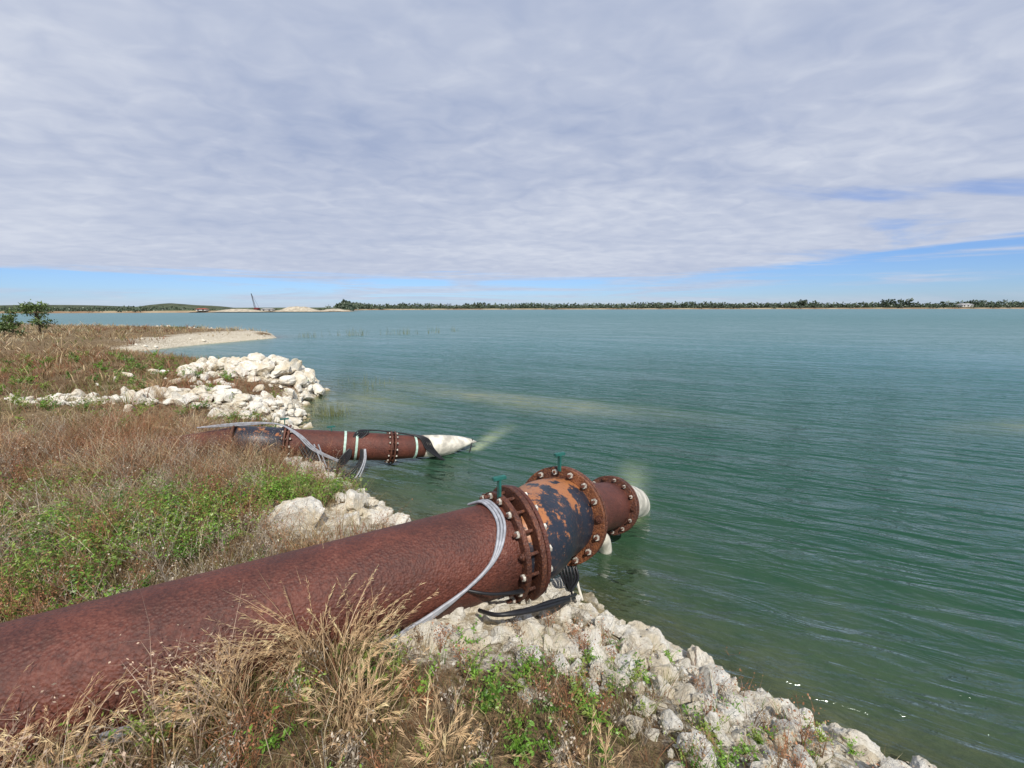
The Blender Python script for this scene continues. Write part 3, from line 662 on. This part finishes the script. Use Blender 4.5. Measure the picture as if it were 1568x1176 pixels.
for off, hs in ((10, 3.4), (18, 5.0), (36, 5.9)):
    L = np.hypot(fp[:, 0], fp[:, 1]); jit = rr.uniform(-5, 12, len(fp)); x = fp[:, 0]*(1+(off+jit)/L); y = fp[:, 1]*(1+(off+jit)/L)
    hmod = .65+.55*fbm(x*.02, y*.02, 4, 6)**1.5; near = np.where(fp[:, 1] < 300, .55, 1.)*np.where((x > -215) & (x < -105) & (y < 330), .35, 1.)
    near = np.where((x > 60) & (x < 1300), 1.05, near)
    H = hs*hmod*rr.uniform(.8, 1.15, len(x))*near; k = H > .7
    crowns(x[k], y[k], H[k], np.maximum(H[k]*rr.uniform(.7, 1.1, k.sum()), 3.4), rr.uniform(.75, 1.2, k.sum()), 26)
for (cx, cy, n, H0) in ((292, 430, 10, 7.5), (372, 412, 12, 8.), (-36, 462, 9, 6.5), (-170, 470, 8, 6.5), (165, 455, 6, 6.), (440, 402, 8, 6.5), (-120, 465, 8, 6.)):
    x = rr.normal(cx, 8, n); y = rr.normal(cy, 4, n)+12; H = H0*rr.uniform(.75, 1.05, n); crowns(x, y, H, H*.5, np.full(n, .75), 40)
a.build('distant_trees', TREEV)
def mound(name, cx, cy, sx, sy, h, mat, seed):
    g = 40; X, Y = np.meshgrid(np.linspace(-2.4, 2.4, g), np.linspace(-2.4, 2.4, g)); x = X.ravel(); y = Y.ravel()
    z = h*np.exp(-.5*(x*x+y*y)**1.2)*(.75+.5*fbm(x*1.6+seed, y*1.6, 3, seed))
    i = np.arange(g*g).reshape(g, g); q = np.stack([i[:-1, :-1], i[:-1, 1:], i[1:, 1:], i[1:, :-1]], -1).reshape(-1, 4)
    make_mesh(name, np.stack([cx+x*sx, cy+y*sy, z+.35], 1), q, None, None, mat, True)
SAND = mat_simple('pale_sand', (.48, .42, .32), .9, .1, 0, .35, .5); HILL = mat_simple('scrub_hill', (.085, .10, .06), .9, .1, 0, .4, .2)
mound('sand_pile', -133, 272, 8, 4, 3.4, SAND, 3); mound('sand_pile.001', -168, 268, 10, 4, 1.8, SAND, 5); mound('sand_pile.002', -117, 288, 6, 4, 1.6, SAND, 8)
mound('hill', -250, 330, 30, 20, 5, HILL, 4); mound('hill.001', -420, 380, 90, 30, 5, HILL, 6)
# crane
CR = empty('lattice_crane'); DS = mat_simple('dark_steel', (.05, .05, .06), .6); base = Vector((-160, 272, 1.2)); top = Vector((-161.5, 272, 11.5)); STL = DS
ch = [Vector((.35, .35, 0)), Vector((-.35, .35, 0)), Vector((-.35, -.35, 0)), Vector((.35, -.35, 0))]
for k, o in enumerate(ch): sweep('boom_chord_%d' % (k+1), [base+Vector((0, 0, 1.6))+o, top+o*.3], .07, STL, CR, 5, 1)
for k in range(10):
    p = base+(top-base)*((k+1.5)/12); q = base+(top-base)*((k+2.5)/12); s = 1-k*.06
    sweep('brace_%d' % (k+1), [p+ch[k % 4]*s, q+ch[(k+1) % 4]*s], .05, STL, CR, 4, 1)
box('cab', base+Vector((1, 0, 1.0)), (2.8, 2.2, 1.3), mat_simple('red_machine', (.16, .03, .025), .5), CR); box('tracks', base+Vector((1, 0, .1)), (3.6, 3, .6), STL, CR)
sweep('pendant_line', [base+Vector((2.4, 0, 2.)), top], .05, STL, CR, 4, 1)
# buildings
WW = mat_simple('white_wall', (.6, .58, .54), .8); RF = mat_simple('metal_roof', (.40, .39, .38), .6); DK = mat_simple('dark_window', (.03, .035, .04), .3)
RD = mat_simple('red_roof', (.3, .07, .04), .6)
def house(name, c, w, d, h, roof, rh=1.6):
    e = empty(name); c = Vector(c); box('walls', c+Vector((0, 0, h/2)), (w, d, h), WW, e)
    V = [(-w/2-.4, -d/2-.4, h), (w/2+.4, -d/2-.4, h), (w/2+.4, d/2+.4, h), (-w/2-.4, d/2+.4, h), (-w/2+1, 0, h+rh), (w/2-1, 0, h+rh)]
    me = bpy.data.meshes.new('roof'); me.from_pydata([tuple(Vector(v)+c+Vector((0, 0, .003))) for v in V], [], [(0, 1, 5, 4), (2, 3, 4, 5), (1, 2, 5), (3, 0, 4), (3, 2, 1, 0)]); me.materials.append(roof)
    link(bpy.data.objects.new('roof', me), e)
    n = max(2, int(w/3))
    for k in range(n): box('window_%d' % (k+1), c+Vector((-w/2+(k+.5)*w/n, -d/2-.01, h*.55)), (1.1, .08, 1.1 if h > 2 else .6), DK, e)
house('white_house', (420, 405, 1.5), 10, 7, 2.2, RF, 1.2)
house('site_shed', (-186, 262, 1.), 6, 3, 1.0, RD, .6); house('site_shed.001', (-150, 268, .9), 7, 3, 1.0, RF, .5)

# ------------------------------------------------------------ world / sun / camera
w = bpy.data.worlds.new("World"); scene.world = w; w.use_nodes = True; t = NT(w.node_tree); t.n.clear()
el, az = 48, 165
sky = t.add('ShaderNodeTexSky', sky_type='NISHITA', sun_disc=False, sun_elevation=R(el), sun_rotation=R(az), air_density=1.0, dust_density=.2, ozone_density=3.0)
D_ = t.add('ShaderNodeTexCoord').outputs['Generated']; sp = t.add('ShaderNodeSeparateXYZ', inp={0: D_}); X, Y, Z = sp.outputs
zc = t.math('ADD', t.math('MAXIMUM', Z, 0.), .12)
U = t.math('DIVIDE', X, zc); W = t.math('DIVIDE', Y, zc)
cv = t.add('ShaderNodeCombineXYZ', inp={0: U, 1: W, 2: 0.}).outputs[0]
mA = t.add('ShaderNodeMapping', inp={'Vector': cv, 'Rotation': (0, 0, .5), 'Scale': (.45, 1.0, 1)}).outputs[0]
mB = t.add('ShaderNodeMapping', inp={'Vector': cv, 'Rotation': (0, 0, -.45), 'Scale': (1., 1.25, 1)}).outputs[0]
n1 = t.noise(mA, .9, 7, .55, .4); n2 = t.noise(mB, 5.5, 3, .5, .5); n3 = t.noise(cv, .35, 4, .5)
m4 = t.add('ShaderNodeMapping', inp={'Vector': D_, 'Scale': (1.6, 1.6, 34)}).outputs[0]; n4 = t.noise(m4, 1.3, 6, .6, .7)
tex = t.math('ADD', t.math('MULTIPLY', n1, .68), t.math('MULTIPLY', n2, .32))
cc = t.ramp(tex, [(.35, (.37, .44, .62)), (.5, (.50, .555, .70)), (.65, (.67, .71, .81))])
up = t.smooth(Z, .2, .7); cc = t.mix(t.math('MULTIPLY', up, .3), cc, (.39, .46, .62))
low = t.smooth(Z, .05, .32, 1, 0); cc = t.mix(t.math('MULTIPLY', low, .45), cc, (.60, .655, .78))
cloud = t.add('ShaderNodeBackground', inp={0: cc, 1: 1.0})
tint = t.mix(1.0, sky.outputs[0], (.72, 1.0, 1.60), 'MULTIPLY')
skyb = t.add('ShaderNodeBackground', inp={0: tint, 1: .082})
edge = t.math('ADD', Z, t.math('MULTIPLY', t.math('SUBTRACT', n4, .5), .08)); edge = t.math('SUBTRACT', edge, t.math('MULTIPLY', t.math('MAXIMUM', t.math('SUBTRACT', X, .35), 0), .10))
cover = t.smooth(edge, .050, .072)
gsel = t.math('MULTIPLY', t.smooth(X, .40, .65), t.smooth(n1, .49, .40))
gap = t.math('SUBTRACT', 1., t.math('MULTIPLY', gsel, .5))
wis = t.smooth(n4, .44, .64, .05, .8)
wis = t.math('MAXIMUM', wis, t.smooth(Z, .0, .03, .6, 0))
fac = t.math('MAXIMUM', t.math('MULTIPLY', cover, gap), t.math('MULTIPLY', wis, gap))
mx = t.add('ShaderNodeMixShader', inp={0: fac, 1: skyb.outputs[0], 2: cloud.outputs[0]})
o = t.add('ShaderNodeOutputWorld'); t.l.new(mx.outputs[0], o.inputs[0])

sd = Vector((math.sin(R(az))*math.cos(R(el)), math.cos(R(az))*math.cos(R(el)), math.sin(R(el))))
lt = bpy.data.lights.new('sun', 'SUN'); lt.energy = 4.6; lt.angle = R(.5); lt.color = (1, .95, .87)
so = link(bpy.data.objects.new('sun', lt)); so.rotation_euler = sd.to_track_quat('Z', 'Y').to_euler(); so.location = (0, -5, 20)
cam = bpy.data.cameras.new('camera'); co = link(bpy.data.objects.new('camera', cam))
cam.sensor_width = 36; cam.lens = 15.1; cam.clip_start = .02; cam.clip_end = 12000
co.matrix_world = Matrix.Translation((0, 0, 3.0)) @ Matrix.Rotation(R(90-10.2), 4, 'X') @ Matrix.Rotation(R(-.15), 4, 'Z')
scene.camera = co
scene.view_settings.view_transform = 'Standard'; scene.view_settings.look = 'None'; scene.view_settings.exposure = 0
